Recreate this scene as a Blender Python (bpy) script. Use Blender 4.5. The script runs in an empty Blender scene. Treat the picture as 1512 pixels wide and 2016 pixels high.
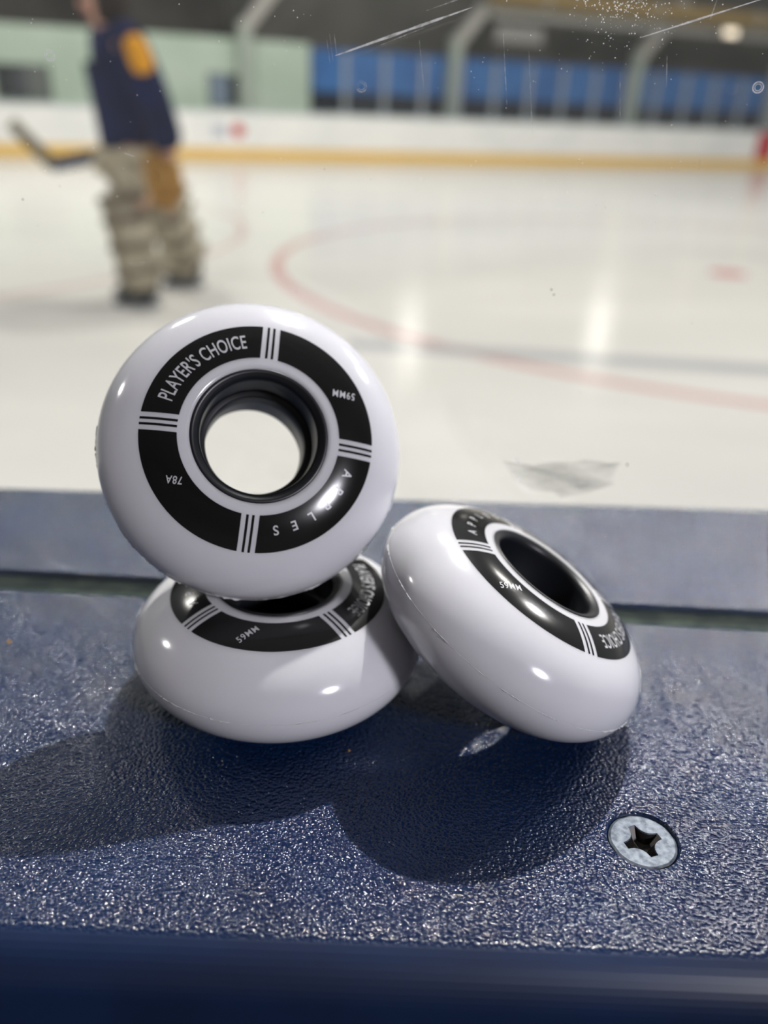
import bpy, bmesh, math, random
from mathutils import Vector, Matrix

C = bpy.context.scene.collection
SC = bpy.context.scene
MM = 0.001

# ------------------------------------------------------------------ camera
PITCH = math.atan(785.97 / 1614.4)
ROLL = 0.040
CAM_H = 0.10991
fw = Vector((0, math.cos(PITCH), -math.sin(PITCH)))
rt = Vector((1, 0, 0))
up = rt.cross(fw)
rt2 = rt * math.cos(ROLL) + up * math.sin(ROLL)
up2 = up * math.cos(ROLL) - rt * math.sin(ROLL)
camd = bpy.data.cameras.new('camera')
cam = bpy.data.objects.new('camera', camd)
C.objects.link(cam)
m = Matrix((rt2, up2, -fw)).transposed().to_4x4()
m.translation = Vector((0, 0, CAM_H))
cam.matrix_world = m
camd.sensor_fit = 'AUTO'
camd.sensor_width = 36
camd.lens = 1614.4 / 2016 * 36
camd.clip_start = 0.01
camd.clip_end = 300
camd.dof.use_dof = True
camd.dof.focus_distance = 0.139
camd.dof.aperture_fstop = 9.0
SC.camera = cam

# ------------------------------------------------------------------ world, lights, exposure
SC.view_settings.view_transform = 'Standard'
SC.view_settings.look = 'None'
SC.view_settings.exposure = 0.0
SC.view_settings.gamma = 1.0
SC.view_settings.use_curve_mapping = False
SC.cycles.use_denoising = True
SC.cycles.max_bounces = 10
SC.cycles.transparent_max_bounces = 24
SC.cycles.sample_clamp_indirect = 6

w = bpy.data.worlds.new('world')
SC.world = w
w.use_nodes = True
bg = w.node_tree.nodes['Background']
bg.inputs[0].default_value = (0.93, 0.96, 1.0, 1)
bg.inputs[1].default_value = 0.30


def lamp(name, kind, loc, energy, color, size, target=None, size_y=None):
    l = bpy.data.lights.new(name, kind)
    l.energy = energy
    l.color = color
    if kind == 'AREA':
        l.shape = 'RECTANGLE' if size_y else 'DISK'
        l.size = size
        if size_y:
            l.size_y = size_y
    elif kind != 'SUN':
        l.shadow_soft_size = size
    o = bpy.data.objects.new(name, l)
    C.objects.link(o)
    o.location = loc
    if target is not None:
        o.rotation_euler = (Vector(target) - Vector(loc)).to_track_quat('-Z', 'Y').to_euler()
    return o


KD = Vector((0.25, 0.75, 1.0)).normalized()
key = lamp('arena_key_lamp', 'SPOT', Vector((0.0, 0.14, 0)) + KD * 4.0, 820, (1.0, 0.98, 0.94), 0.03, (0.0, 0.14, 0))
key.data.spot_size = math.radians(26)
key.data.spot_blend = 0.25
# rows of arena lamps over the ice
for (x, y) in ((-5, 8), (1.0, 7.5), (7, 9)):
    lamp('arena_lamp', 'AREA', (x, y, 6.2), 260, (1.0, 0.97, 0.90), 1.2, (x, y, 0), 0.4)
for (x, y) in ((-5, 11.5), (4, 12), (13, 13)):          # tilted towards the far stands
    lamp('arena_lamp', 'AREA', (x, y, 6.2), 460, (1.0, 0.97, 0.90), 1.2, (x - 2.5, y + 8, 0), 0.4)
# side lamps low over the stands, left and right of the sill
lamp('side_lamp', 'AREA', (5.5, 4.6, 4.0), 150, (1.0, 0.98, 0.95), 0.5, (0, 0.14, 0))
lamp('side_lamp', 'AREA', (-6.0, 1.7, 3.2), 110, (1.0, 0.98, 0.95), 0.35, (0, 0.14, 0))
# flood lamps high on the far stands, they streak on the ice
lamp('stand_lamp', 'AREA', (6.6, 26.2, 3.9), 10, (1.0, 0.96, 0.88), 0.6, (4.0, 12, -1.1), 0.8)
lamp('stand_lamp', 'AREA', (0.55, 24.2, 3.9), 11, (1.0, 0.96, 0.88), 0.6, (0.5, 12, -1.1), 0.8)
# lobby lamp behind the photographer, to the right
lamp('lobby_lamp', 'AREA', (1.62, -1.48, 1.05), 43, (0.93, 0.92, 1.0), 0.30, (0, 0.14, 0))

# ------------------------------------------------------------------ materials
def lin(c):
    c = c / 255.0
    return c / 12.92 if c <= 0.04045 else ((c + 0.055) / 1.055) ** 2.4


def rgb(r, g, b):
    return (lin(r), lin(g), lin(b), 1)


def mat(name, col, rough=0.5, spec=0.5, metal=0.0, **kw):
    mt = bpy.data.materials.new(name)
    mt.use_nodes = True
    p = mt.node_tree.nodes['Principled BSDF']
    p.inputs['Base Color'].default_value = col
    p.inputs['Roughness'].default_value = rough
    p.inputs['Specular IOR Level'].default_value = spec
    p.inputs['Metallic'].default_value = metal
    for k, v in kw.items():
        p.inputs[k.replace('_', ' ')].default_value = v
    return mt


def N(mt, t, **kw):
    n = mt.node_tree.nodes.new(t)
    for k, v in kw.items():
        setattr(n, k, v)
    return n


def L(mt, a, b):
    mt.node_tree.links.new(a, b)


def noisy(mt, c1, c2, scale, detail=3, lo=0.4, hi=0.6, coord='Object', bump=0, bdist=0.001):
    """two-tone procedural colour on the base colour of a material"""
    p = mt.node_tree.nodes['Principled BSDF']
    tc = N(mt, 'ShaderNodeTexCoord')
    nz = N(mt, 'ShaderNodeTexNoise')
    nz.inputs['Scale'].default_value = scale
    nz.inputs['Detail'].default_value = detail
    L(mt, tc.outputs[coord], nz.inputs['Vector'])
    rp = N(mt, 'ShaderNodeValToRGB')
    rp.color_ramp.elements[0].position = lo
    rp.color_ramp.elements[1].position = hi
    rp.color_ramp.elements[0].color = c1
    rp.color_ramp.elements[1].color = c2
    L(mt, nz.outputs['Fac'], rp.inputs['Fac'])
    L(mt, rp.outputs['Color'], p.inputs['Base Color'])
    if bump:
        b = N(mt, 'ShaderNodeBump')
        b.inputs['Strength'].default_value = bump
        b.inputs['Distance'].default_value = bdist
        L(mt, nz.outputs['Fac'], b.inputs['Height'])
        L(mt, b.outputs['Normal'], p.inputs['Normal'])
    return mt


M = {}
M['tire'] = mat('white_urethane', (0.60, 0.60, 0.635, 1), 0.13, 0.5)
_p = M['tire'].node_tree.nodes['Principled BSDF']
_p.inputs['Subsurface Weight'].default_value = 0.55
_p.inputs['Subsurface Radius'].default_value = (1.0, 1.0, 1.05)
_p.inputs['Subsurface Scale'].default_value = 0.005
M['flash'] = mat('moulding_flash', (0.50, 0.50, 0.50, 1), 0.6, 0.2)
M['print'] = mat('black_print', (0.006, 0.006, 0.006, 1), 0.16, 0.38)
M['hub'] = mat('black_core', (0.006, 0.007, 0.010, 1), 0.36, 0.4)
M['letter'] = mat('grey_print', rgb(178, 178, 182), 0.3, 0.4)


def sill_mat():
    mt = mat('navy_textured_plastic', rgb(5, 29, 66), 0.15, 0.7)
    p = mt.node_tree.nodes['Principled BSDF']
    tc = N(mt, 'ShaderNodeTexCoord')
    v = N(mt, 'ShaderNodeTexVoronoi')
    v.feature = 'SMOOTH_F1'
    v.inputs['Scale'].default_value = 1650
    v.inputs['Smoothness'].default_value = 0.3
    L(mt, tc.outputs['Object'], v.inputs['Vector'])
    nz = N(mt, 'ShaderNodeTexNoise')
    nz.inputs['Scale'].default_value = 2600
    nz.inputs['Detail'].default_value = 3
    L(mt, tc.outputs['Object'], nz.inputs['Vector'])
    sq = N(mt, 'ShaderNodeMath', operation='POWER')
    L(mt, v.outputs['Distance'], sq.inputs[0])
    sq.inputs[1].default_value = 2.0
    nk = N(mt, 'ShaderNodeMath', operation='MULTIPLY')
    L(mt, nz.outputs['Fac'], nk.inputs[0])
    nk.inputs[1].default_value = 0.3
    sub = N(mt, 'ShaderNodeMath', operation='SUBTRACT')
    L(mt, nk.outputs[0], sub.inputs[0])
    L(mt, sq.outputs[0], sub.inputs[1])
    # texture only on the flat top: the machined edge below is smooth
    geo = N(mt, 'ShaderNodeSeparateXYZ')
    L(mt, tc.outputs['Object'], geo.inputs['Vector'])
    mr = N(mt, 'ShaderNodeMapRange')
    mr.inputs['From Min'].default_value = -0.0006
    mr.inputs['From Max'].default_value = -0.0001
    L(mt, geo.outputs['Z'], mr.inputs['Value'])
    rr_ = N(mt, 'ShaderNodeMapRange')
    rr_.inputs['To Min'].default_value = 0.42
    rr_.inputs['To Max'].default_value = 0.15
    L(mt, mr.outputs['Result'], rr_.inputs['Value'])
    L(mt, rr_.outputs['Result'], p.inputs['Roughness'])
    ms = N(mt, 'ShaderNodeMath', operation='MULTIPLY')
    ms.inputs[1].default_value = 1.0
    L(mt, mr.outputs['Result'], ms.inputs[0])
    b = N(mt, 'ShaderNodeBump')
    b.inputs['Distance'].default_value = 0.00032
    L(mt, ms.outputs[0], b.inputs['Strength'])
    L(mt, sub.outputs[0], b.inputs['Height'])
    L(mt, b.outputs['Normal'], p.inputs['Normal'])
    # scuffed, slightly uneven blue
    n2 = N(mt, 'ShaderNodeTexNoise')
    n2.inputs['Scale'].default_value = 40
    n2.inputs['Detail'].default_value = 4
    L(mt, tc.outputs['Object'], n2.inputs['Vector'])
    rp = N(mt, 'ShaderNodeValToRGB')
    rp.color_ramp.elements[0].position = 0.35
    rp.color_ramp.elements[1].position = 0.7
    rp.color_ramp.elements[0].color = rgb(4, 26, 59)
    rp.color_ramp.elements[1].color = rgb(7, 34, 71)
    L(mt, n2.outputs['Fac'], rp.inputs['Fac'])
    L(mt, rp.outputs['Color'], p.inputs['Base Color'])
    return mt


M['sill'] = sill_mat()
M['gasket'] = noisy(mat('dusty_gasket', rgb(60, 72, 66), 0.8, 0.2), rgb(26, 38, 36), rgb(58, 68, 60), 160, 4, 0.42, 0.72)
M['steel'] = noisy(mat('zinc_steel', rgb(120, 130, 140), 0.6, 0.5, 0.45), rgb(72, 80, 92), rgb(116, 124, 134), 900, 4, 0.35, 0.65, bump=0.25, bdist=0.0002)
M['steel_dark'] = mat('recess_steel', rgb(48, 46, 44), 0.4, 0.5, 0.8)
M['white_board'] = noisy(mat('white_board', rgb(244, 244, 240), 0.35, 0.4), rgb(240, 241, 238), rgb(250, 249, 245), 0.8, 3)
M['yellow'] = mat('yellow_kick_plate', rgb(234, 192, 92), 0.4, 0.4)
M['board_cap'] = mat('pale_board_cap', rgb(190, 204, 206), 0.4, 0.4)
M['green_wall'] = noisy(mat('pale_green_wall', rgb(196, 214, 196), 0.7, 0.3), rgb(190, 209, 190), rgb(204, 219, 203), 0.7, 4)
M['dark_wall'] = noisy(mat('dark_grey_wall', rgb(98, 96, 90), 0.8, 0.2), rgb(92, 91, 86), rgb(106, 104, 97), 0.5, 4)
M['black_wall'] = noisy(mat('black_recess', rgb(52, 50, 47), 0.8, 0.2), rgb(44, 43, 41), rgb(66, 64, 60), 0.5, 4)
M['blue'] = noisy(mat('blue_panel', rgb(48, 110, 178), 0.55, 0.3), rgb(44, 104, 172), rgb(56, 120, 188), 0.9, 3)
M['gap_shade'] = mat('opening_shade_paint', rgb(26, 36, 48), 0.7, 0.2)
M['pillar'] = mat('pale_steel_pillar', rgb(172, 184, 172), 0.5, 0.4)
M['post'] = mat('grey_aluminium_post', rgb(146, 152, 158), 0.5, 0.5, 0.0)
M['window_dark'] = mat('dark_window_pane', rgb(34, 42, 44), 0.15, 0.5)
M['window_grey'] = mat('grey_window_blind', rgb(104, 110, 106), 0.5, 0.4)
M['window_blue'] = mat('pale_blue_window_blind', rgb(120, 138, 160), 0.5, 0.4)
M['beam'] = mat('pale_beam', rgb(186, 184, 176), 0.6, 0.3)
M['tan'] = mat('tan_duct', rgb(150, 128, 84), 0.6, 0.3)
M['sign_frame'] = mat('dark_sign_frame', rgb(70, 69, 66), 0.6, 0.3)
M['sign_face'] = mat('grey_sign_face', rgb(168, 166, 162), 0.6, 0.3)
M['red'] = mat('red_paint', rgb(196, 36, 48), 0.5, 0.4)
M['logo_grey'] = mat('grey_advert', rgb(196, 200, 212), 0.5, 0.4)
M['navy_cloth'] = noisy(mat('navy_jersey', rgb(5, 18, 60), 0.85, 0.15), rgb(3, 15, 54), rgb(7, 24, 72), 9, 3)
M['gold_cloth'] = mat('gold_stripe', rgb(226, 158, 34), 0.85, 0.2)
M['pad'] = noisy(mat('cream_pad', rgb(186, 176, 152), 0.75, 0.2), rgb(158, 149, 128), rgb(196, 187, 166), 7, 4)
M['strap'] = mat('dark_strap', rgb(120, 111, 94), 0.7, 0.3)
M['tan_leather'] = noisy(mat('tan_leather_glove', rgb(178, 132, 58), 0.7, 0.3), rgb(160, 116, 48), rgb(196, 150, 76), 8, 3)
M['skin'] = mat('skin', rgb(206, 158, 136), 0.55, 0.4)
M['hair'] = mat('dark_hair', rgb(46, 38, 34), 0.8, 0.2)
M['skate'] = mat('black_skate', rgb(40, 38, 36), 0.5, 0.4)
M['stick_navy'] = mat('navy_stick_paddle', rgb(44, 58, 92), 0.5, 0.4)
M['stick_grey'] = mat('taped_stick_blade', rgb(128, 120, 102), 0.7, 0.3)
M['lobby_wall'] = noisy(mat('lobby_wall_paint', rgb(150, 144, 140), 0.8, 0.2), rgb(144, 138, 134), rgb(156, 150, 146), 0.8, 3)
M['rubber'] = mat('dark_rubber_floor', rgb(48, 48, 50), 0.8, 0.2)


def glow(name, col, s):
    mt = bpy.data.materials.new(name)
    mt.use_nodes = True
    p = mt.node_tree.nodes['Principled BSDF']
    p.inputs['Base Color'].default_value = col
    p.inputs['Emission Color'].default_value = col
    p.inputs['Emission Strength'].default_value = s
    return mt


M['flood'] = glow('warm_floodlight', (1.0, 0.86, 0.66, 1), 1.6)


def glass_mat(name, haze, tint=(1, 1, 1, 1)):
    mt = bpy.data.materials.new(name)
    mt.use_nodes = True
    nt = mt.node_tree
    nt.nodes.remove(nt.nodes['Principled BSDF'])
    out = nt.nodes['Material Output']
    tr = N(mt, 'ShaderNodeBsdfTransparent')
    tr.inputs['Color'].default_value = tint
    gl = N(mt, 'ShaderNodeBsdfGlossy')
    gl.inputs['Roughness'].default_value = 0.02
    lw = N(mt, 'ShaderNodeLayerWeight')
    lw.inputs['Blend'].default_value = 0.5
    pw = N(mt, 'ShaderNodeMath', operation='POWER')
    L(mt, lw.outputs['Facing'], pw.inputs[0])
    pw.inputs[1].default_value = 5
    fr = N(mt, 'ShaderNodeMath', operation='MULTIPLY_ADD')
    L(mt, pw.outputs[0], fr.inputs[0])
    fr.inputs[1].default_value = 0.7
    fr.inputs[2].default_value = 0.035
    mx = N(mt, 'ShaderNodeMixShader')
    L(mt, fr.outputs[0], mx.inputs[0])
    L(mt, tr.outputs[0], mx.inputs[1])
    L(mt, gl.outputs[0], mx.inputs[2])
    last = mx.outputs[0]
    if haze:
        tl = N(mt, 'ShaderNodeBsdfTranslucent')
        tl.inputs['Color'].default_value = (0.9, 0.95, 0.95, 1)
        m2 = N(mt, 'ShaderNodeMixShader')
        m2.inputs[0].default_value = haze
        L(mt, last, m2.inputs[1])
        L(mt, tl.outputs[0], m2.inputs[2])
        last = m2.outputs[0]
    L(mt, last, out.inputs['Surface'])
    return mt


M['glass'] = glass_mat('scratched_clear_shield', 0.006)
M['far_glass'] = glass_mat('clear_far_glass', 0.0)


def alpha_mat(name, col, alpha, noise=None, lo=0.4, hi=0.6, rough=0.6, stretch=None):
    mt = mat(name, col, rough, 0.3)
    p = mt.node_tree.nodes['Principled BSDF']
    p.inputs['Alpha'].default_value = alpha
    if noise:
        tc = N(mt, 'ShaderNodeTexCoord')
        mp = N(mt, 'ShaderNodeMapping')
        mp.inputs['Scale'].default_value = stretch or (1, 1, 1)
        nz = N(mt, 'ShaderNodeTexNoise')
        nz.inputs['Scale'].default_value = noise
        nz.inputs['Detail'].default_value = 5
        L(mt, tc.outputs['Object'], mp.inputs['Vector'])
        L(mt, mp.outputs[0], nz.inputs['Vector'])
        mr = N(mt, 'ShaderNodeMapRange')
        mr.inputs['From Min'].default_value = lo
        mr.inputs['From Max'].default_value = hi
        mr.inputs['To Max'].default_value = alpha
        L(mt, nz.outputs['Fac'], mr.inputs['Value'])
        L(mt, mr.outputs[0], p.inputs['Alpha'])
    return mt


M['smudge'] = alpha_mat('grey_smear', rgb(120, 122, 116), 0.62, 170, 0.22, 0.66, stretch=(0.45, 1, 1.8))
_sm = M['smudge']
_at = N(_sm, 'ShaderNodeAttribute')
_at.attribute_name = 'fade'
_mu = N(_sm, 'ShaderNodeMath', operation='MULTIPLY')
_al = _sm.node_tree.nodes['Principled BSDF'].inputs['Alpha']
L(_sm, _al.links[0].from_socket, _mu.inputs[0])
L(_sm, _at.outputs['Fac'], _mu.inputs[1])
L(_sm, _mu.outputs[0], _al)
M['scratch'] = alpha_mat('bright_scratch', (0.95, 0.95, 0.93, 1), 0.8, 700, 0.1, 0.55)
M['scratch_faint'] = alpha_mat('faint_scratch', (0.95, 0.95, 0.93, 1), 0.4, 700, 0.35, 0.65)
M['dust'] = mat('pale_dust', (0.9, 0.9, 0.86, 1), 0.6, 0.3)
M['dust_dark'] = mat('dark_dust', rgb(84, 82, 78), 0.7, 0.2)


ZI = -1.10


def ice_mat():
    mt = mat('ice', rgb(236, 236, 232), 0.16, 0.5)
    p = mt.node_tree.nodes['Principled BSDF']
    p.inputs['IOR'].default_value = 1.31
    tc = N(mt, 'ShaderNodeTexCoord')
    # worn, scraped ice
    mp = N(mt, 'ShaderNodeMapping')
    mp.inputs['Scale'].default_value = (0.5, 1.2, 1)
    L(mt, tc.outputs['Object'], mp.inputs['Vector'])
    nz = N(mt, 'ShaderNodeTexNoise')
    nz.inputs['Scale'].default_value = 0.9
    nz.inputs['Detail'].default_value = 6
    L(mt, mp.outputs[0], nz.inputs['Vector'])
    rp = N(mt, 'ShaderNodeValToRGB')
    rp.color_ramp.elements[0].position = 0.3
    rp.color_ramp.elements[1].position = 0.72
    rp.color_ramp.elements[0].color = rgb(228, 226, 220)
    rp.color_ramp.elements[1].color = rgb(243, 241, 234)
    L(mt, nz.outputs['Fac'], rp.inputs['Fac'])
    col = rp.outputs['Color']

    def paint(mask, colour, fac):
        nonlocal col
        mm_ = N(mt, 'ShaderNodeMath', operation='MULTIPLY')
        L(mt, mask, mm_.inputs[0])
        mm_.inputs[1].default_value = fac
        mx = N(mt, 'ShaderNodeMix', data_type='RGBA')
        L(mt, mm_.outputs[0], mx.inputs['Factor'])
        L(mt, col, mx.inputs['A'])
        mx.inputs['B'].default_value = colour
        col = mx.outputs['Result']

    def dist(cx, cy):
        vs = N(mt, 'ShaderNodeVectorMath', operation='SUBTRACT')
        L(mt, tc.outputs['Object'], vs.inputs[0])
        vs.inputs[1].default_value = (cx, cy, ZI)
        ln = N(mt, 'ShaderNodeVectorMath', operation='LENGTH')
        L(mt, vs.outputs[0], ln.inputs[0])
        return ln.outputs['Value']

    def band(val, centre, half):
        a = N(mt, 'ShaderNodeMath', operation='SUBTRACT')
        L(mt, val, a.inputs[0])
        a.inputs[1].default_value = centre
        b = N(mt, 'ShaderNodeMath', operation='ABSOLUTE')
        L(mt, a.outputs[0], b.inputs[0])
        c = N(mt, 'ShaderNodeMath', operation='LESS_THAN')
        L(mt, b.outputs[0], c.inputs[0])
        c.inputs[1].default_value = half
        return c.outputs[0]

    paint(band(dist(3.06, 7.76), 4.10, 0.05), rgb(206, 110, 108), 0.6)        # face-off circle
    paint(band(dist(3.06, 7.76), 0.0, 0.17), rgb(206, 84, 88), 0.85)          # face-off spot
    paint(band(dist(-6.5, 8.6), 4.9, 0.05), rgb(206, 130, 124), 0.4)
    # reflection of the sill in the shield, painted into the ice as a grey-blue band
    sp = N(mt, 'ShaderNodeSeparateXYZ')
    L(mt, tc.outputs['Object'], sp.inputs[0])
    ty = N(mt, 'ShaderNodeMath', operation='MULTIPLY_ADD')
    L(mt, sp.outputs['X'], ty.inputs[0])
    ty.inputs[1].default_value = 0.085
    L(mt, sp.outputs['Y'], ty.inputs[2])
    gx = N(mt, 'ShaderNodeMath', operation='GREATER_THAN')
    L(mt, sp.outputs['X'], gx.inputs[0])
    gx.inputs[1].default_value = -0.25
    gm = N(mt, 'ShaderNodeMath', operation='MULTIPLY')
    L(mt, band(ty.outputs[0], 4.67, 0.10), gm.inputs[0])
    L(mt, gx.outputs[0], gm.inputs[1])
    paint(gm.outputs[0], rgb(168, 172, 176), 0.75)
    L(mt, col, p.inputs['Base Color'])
    nb = N(mt, 'ShaderNodeTexNoise')
    nb.inputs['Scale'].default_value = 14
    nb.inputs['Detail'].default_value = 4
    L(mt, tc.outputs['Object'], nb.inputs['Vector'])
    b = N(mt, 'ShaderNodeBump')
    b.inputs['Strength'].default_value = 0.12
    b.inputs['Distance'].default_value = 0.01
    L(mt, nb.outputs['Fac'], b.inputs['Height'])
    L(mt, b.outputs['Normal'], p.inputs['Normal'])
    return mt


M['ice'] = ice_mat()

# ------------------------------------------------------------------ helpers
def obj(name, bm, material, parent=None, smooth=True):
    me = bpy.data.meshes.new(name)
    bmesh.ops.recalc_face_normals(bm, faces=bm.faces[:])
    bm.to_mesh(me)
    bm.free()
    me.materials.append(material)
    if smooth:
        for p in me.polygons:
            p.use_smooth = True
    o = bpy.data.objects.new(name, me)
    C.objects.link(o)
    if parent:
        o.parent = parent
    return o


def tag(o, label, cat, group=None, kind=None):
    o['label'] = label
    o['category'] = cat
    if group:
        o['group'] = group
    if kind:
        o['kind'] = kind
    return o


def empty(name, loc=(0, 0, 0), rz=0):
    o = bpy.data.objects.new(name, None)
    o.empty_display_size = 0.05
    C.objects.link(o)
    o.location = loc
    o.rotation_euler = (0, 0, rz)
    return o


def add_box(bm, x0, x1, y0, y1, z0, z1, bevel=0, mtx=None):
    r = bmesh.ops.create_cube(bm, size=1)
    vs = r['verts']
    for v in vs:
        v.co = Vector(((x0 + x1) / 2 + v.co.x * (x1 - x0), (y0 + y1) / 2 + v.co.y * (y1 - y0), (z0 + z1) / 2 + v.co.z * (z1 - z0)))
    if bevel:
        es = list({e for v in vs for e in v.link_edges})
        r2 = bmesh.ops.bevel(bm, geom=es, offset=bevel, segments=3, affect='EDGES')
        vs = list({v for f in r2['faces'] for v in f.verts} | {v for v in vs if v.is_valid})
    if mtx is not None:
        bmesh.ops.transform(bm, matrix=mtx, verts=[v for v in vs if v.is_valid])


def box(name, x0, x1, y0, y1, z0, z1, material, parent=None, bevel=0, smooth=False):
    bm = bmesh.new()
    add_box(bm, x0, x1, y0, y1, z0, z1, bevel)
    return obj(name, bm, material, parent, smooth)


def lathe(bm, prof, seg=160, closed=True):
    rings = []
    for (r, z) in prof:
        rings.append([bm.verts.new((r * math.cos(2 * math.pi * k / seg), r * math.sin(2 * math.pi * k / seg), z)) for k in range(seg)])
    n = len(rings)
    for i in range(n if closed else n - 1):
        a, b = rings[i], rings[(i + 1) % n]
        for k in range(seg):
            k2 = (k + 1) % seg
            bm.faces.new((a[k], a[k2], b[k2], b[k]))


def extrude_x(bm, prof, x0, x1, skew0=None, nx=1):
    """prism along x from a closed (y, z) outline"""
    a = [bm.verts.new((x0, y, z)) for y, z in prof]
    b = [bm.verts.new((x1, y, z)) for y, z in prof]
    n = len(prof)
    for i in range(n):
        j = (i + 1) % n
        bm.faces.new((a[i], a[j], b[j], b[i]))
    bm.faces.new(a)
    bm.faces.new(list(reversed(b)))


def tube(bm, p0, p1, r0, r1=None, seg=12):
    p0, p1 = Vector(p0), Vector(p1)
    r1 = r0 if r1 is None else r1
    d = (p1 - p0).normalized()
    u = d.cross(Vector((0, 0, 1)) if abs(d.z) < 0.9 else Vector((1, 0, 0))).normalized()
    v = d.cross(u)
    A = [bm.verts.new(p0 + (u * math.cos(2 * math.pi * k / seg) + v * math.sin(2 * math.pi * k / seg)) * r0) for k in range(seg)]
    B = [bm.verts.new(p1 + (u * math.cos(2 * math.pi * k / seg) + v * math.sin(2 * math.pi * k / seg)) * r1) for k in range(seg)]
    for k in range(seg):
        j = (k + 1) % seg
        bm.faces.new((A[k], A[j], B[j], B[k]))
    bm.faces.new(list(reversed(A)))
    bm.faces.new(B)


def bar(bm, p0, p1, wy, wz, bevel=0):
    """rectangular bar from p0 to p1"""
    p0, p1 = Vector(p0), Vector(p1)
    d = p1 - p0
    q = d.to_track_quat('X', 'Z').to_matrix().to_4x4()
    q.translation = (p0 + p1) / 2
    add_box(bm, -d.length / 2, d.length / 2, -wy / 2, wy / 2, -wz / 2, wz / 2, bevel, q)


def skin(name, pts, edges, material, parent=None, subsurf=2, root=0):
    me = bpy.data.meshes.new(name)
    me.from_pydata([p[:3] for p in pts], edges, [])
    me.materials.append(material)
    o = bpy.data.objects.new(name, me)
    C.objects.link(o)
    if parent:
        o.parent = parent
    md = o.modifiers.new('skin', 'SKIN')
    md.use_smooth_shade = True
    for i, p in enumerate(pts):
        sv = me.skin_vertices[0].data[i]
        r = p[3]
        sv.radius = (r, r) if not isinstance(r, tuple) else r
        sv.use_root = (i == root)
    s = o.modifiers.new('sub', 'SUBSURF')
    s.levels = subsurf
    s.render_levels = subsurf
    return o


# ------------------------------------------------------------------ the setting
ZI = -1.10
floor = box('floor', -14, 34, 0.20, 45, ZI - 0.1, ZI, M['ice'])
floor['kind'] = 'structure'
floor['label'] = 'white rink ice with a faint red face-off circle and spot'
# ice texture is laid out on the floor's own coordinates, which are world metres
lob = box('floor_lobby', -4, 4, -4, 0.20, ZI - 0.1, ZI, M['rubber'])
lob['kind'] = 'structure'

for nm_, b_ in (('wall_back', (-4, 4, -3.3, -3.2, ZI, 2.3)), ('wall_left', (-4.1, -4, -3.3, 0.1, ZI, 2.3)), ('wall_right', (4, 4.1, -3.3, 0.1, ZI, 2.3)), ('ceiling', (-4.1, 4.1, -3.3, 0.10, 2.2, 2.3))):
    o = box(nm_, *b_, M['lobby_wall'])
    o['kind'] = 'structure'

# near boards that carry the sill
nb = box('wall_near', -1.5, 1.5, 0.098, 0.226, ZI, -0.0262, M['white_board'])
nb['kind'] = 'structure'

# sill: front cap, shield in its slot, rear cap
R = 8.0
prof = [(170.4, 0.0), (170.4, -25.0), (77.5, -25.0), (75.7, -23.5)]
for k in range(0, 13):
    a = math.pi / 2 * k / 12
    prof.append((83.7 - R * math.cos(a), -R + R * math.sin(a)))
bm = bmesh.new()
extrude_x(bm, [(y * MM, z * MM) for y, z in prof], -1.2, 1.2)
for v in bm.verts:           # the slot side runs slightly askew to the front edge
    if v.co.y > 0.15:
        v.co.y -= 0.0258 * v.co.x
cap_f = obj('sill_cap', bm, M['sill'], smooth=False)
tag(cap_f, 'navy pebble-textured plastic sill cap in front of the shield, carrying the wheels', 'ledge')

bm = bmesh.new()
rp_ = [(180.3, 0), (180.3, -25), (235.0, -25), (235.0, -0.3), (234.7, 0)]
extrude_x(bm, [(y * MM, z * MM) for y, z in rp_], -0.7, 0.7)
for v in bm.verts:
    v.co.y += (-0.0284 if v.co.y < 0.2 else 0.026) * v.co.x
cap_r = obj('sill_cap', bm, M['sill'], smooth=False)
tag(cap_r, 'navy textured sill cap behind the clear shield, at the edge of the ice', 'ledge')

SK = -0.0270                 # skew of the slot
bm = bmesh.new()
add_box(bm, -1.2, 1.2, 0.1706, 0.1801, -0.0245, -0.0016)
for v in bm.verts:
    v.co.y += SK * v.co.x
gk = obj('glazing_gasket', bm, M['gasket'], smooth=False)
tag(gk, 'dusty grey-green gasket strip in the slot between the two sill caps', 'gasket')

GY0, GY1 = 0.1722, 0.1792
bm = bmesh.new()
add_box(bm, -1.2, 1.2, GY0, GY1, -0.0016, 1.6)
for v in bm.verts:
    v.co.y += SK * v.co.x
glass = obj('glass_shield', bm, M['glass'], smooth=False)
tag(glass, 'clear scratched rink shield standing in the slot behind the wheels', 'glass')


def gpt(x, z, lift=0.00008):
    return Vector((x, GY0 + SK * x - lift, z))


def streak(bm, x0, z0, x1, z1, w, n=14, bow=0.0, seed=0):
    rnd = random.Random(seed)
    d = Vector((x1 - x0, z1 - z0))
    nr = Vector((-d.y, d.x)).normalized()
    prev = None
    for i in range(n + 1):
        t = i / n
        ww = w * (math.sin(math.pi * min(1, max(0.02, t))) ** 0.6) * rnd.uniform(0.7, 1.2) * 0.5 + 0.00002
        c = Vector((x0, z0)) + d * t + nr * bow * math.sin(math.pi * t)
        a = bm.verts.new(gpt(c.x + nr.x * ww, c.y + nr.y * ww))
        b = bm.verts.new(gpt(c.x - nr.x * ww, c.y - nr.y * ww))
        if prev:
            bm.faces.new((prev[0], a, b, prev[1]))
        prev = (a, b)


def scratch(x0, z0, x1, z1, w, material=None, bow=0.0, seed=0):
    bm = bmesh.new()
    streak(bm, x0 * MM, z0 * MM, x1 * MM, z1 * MM, w * MM, 16, bow * MM, seed)
    return obj('scratch', bm, material or M['scratch'], glass, False)


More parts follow.
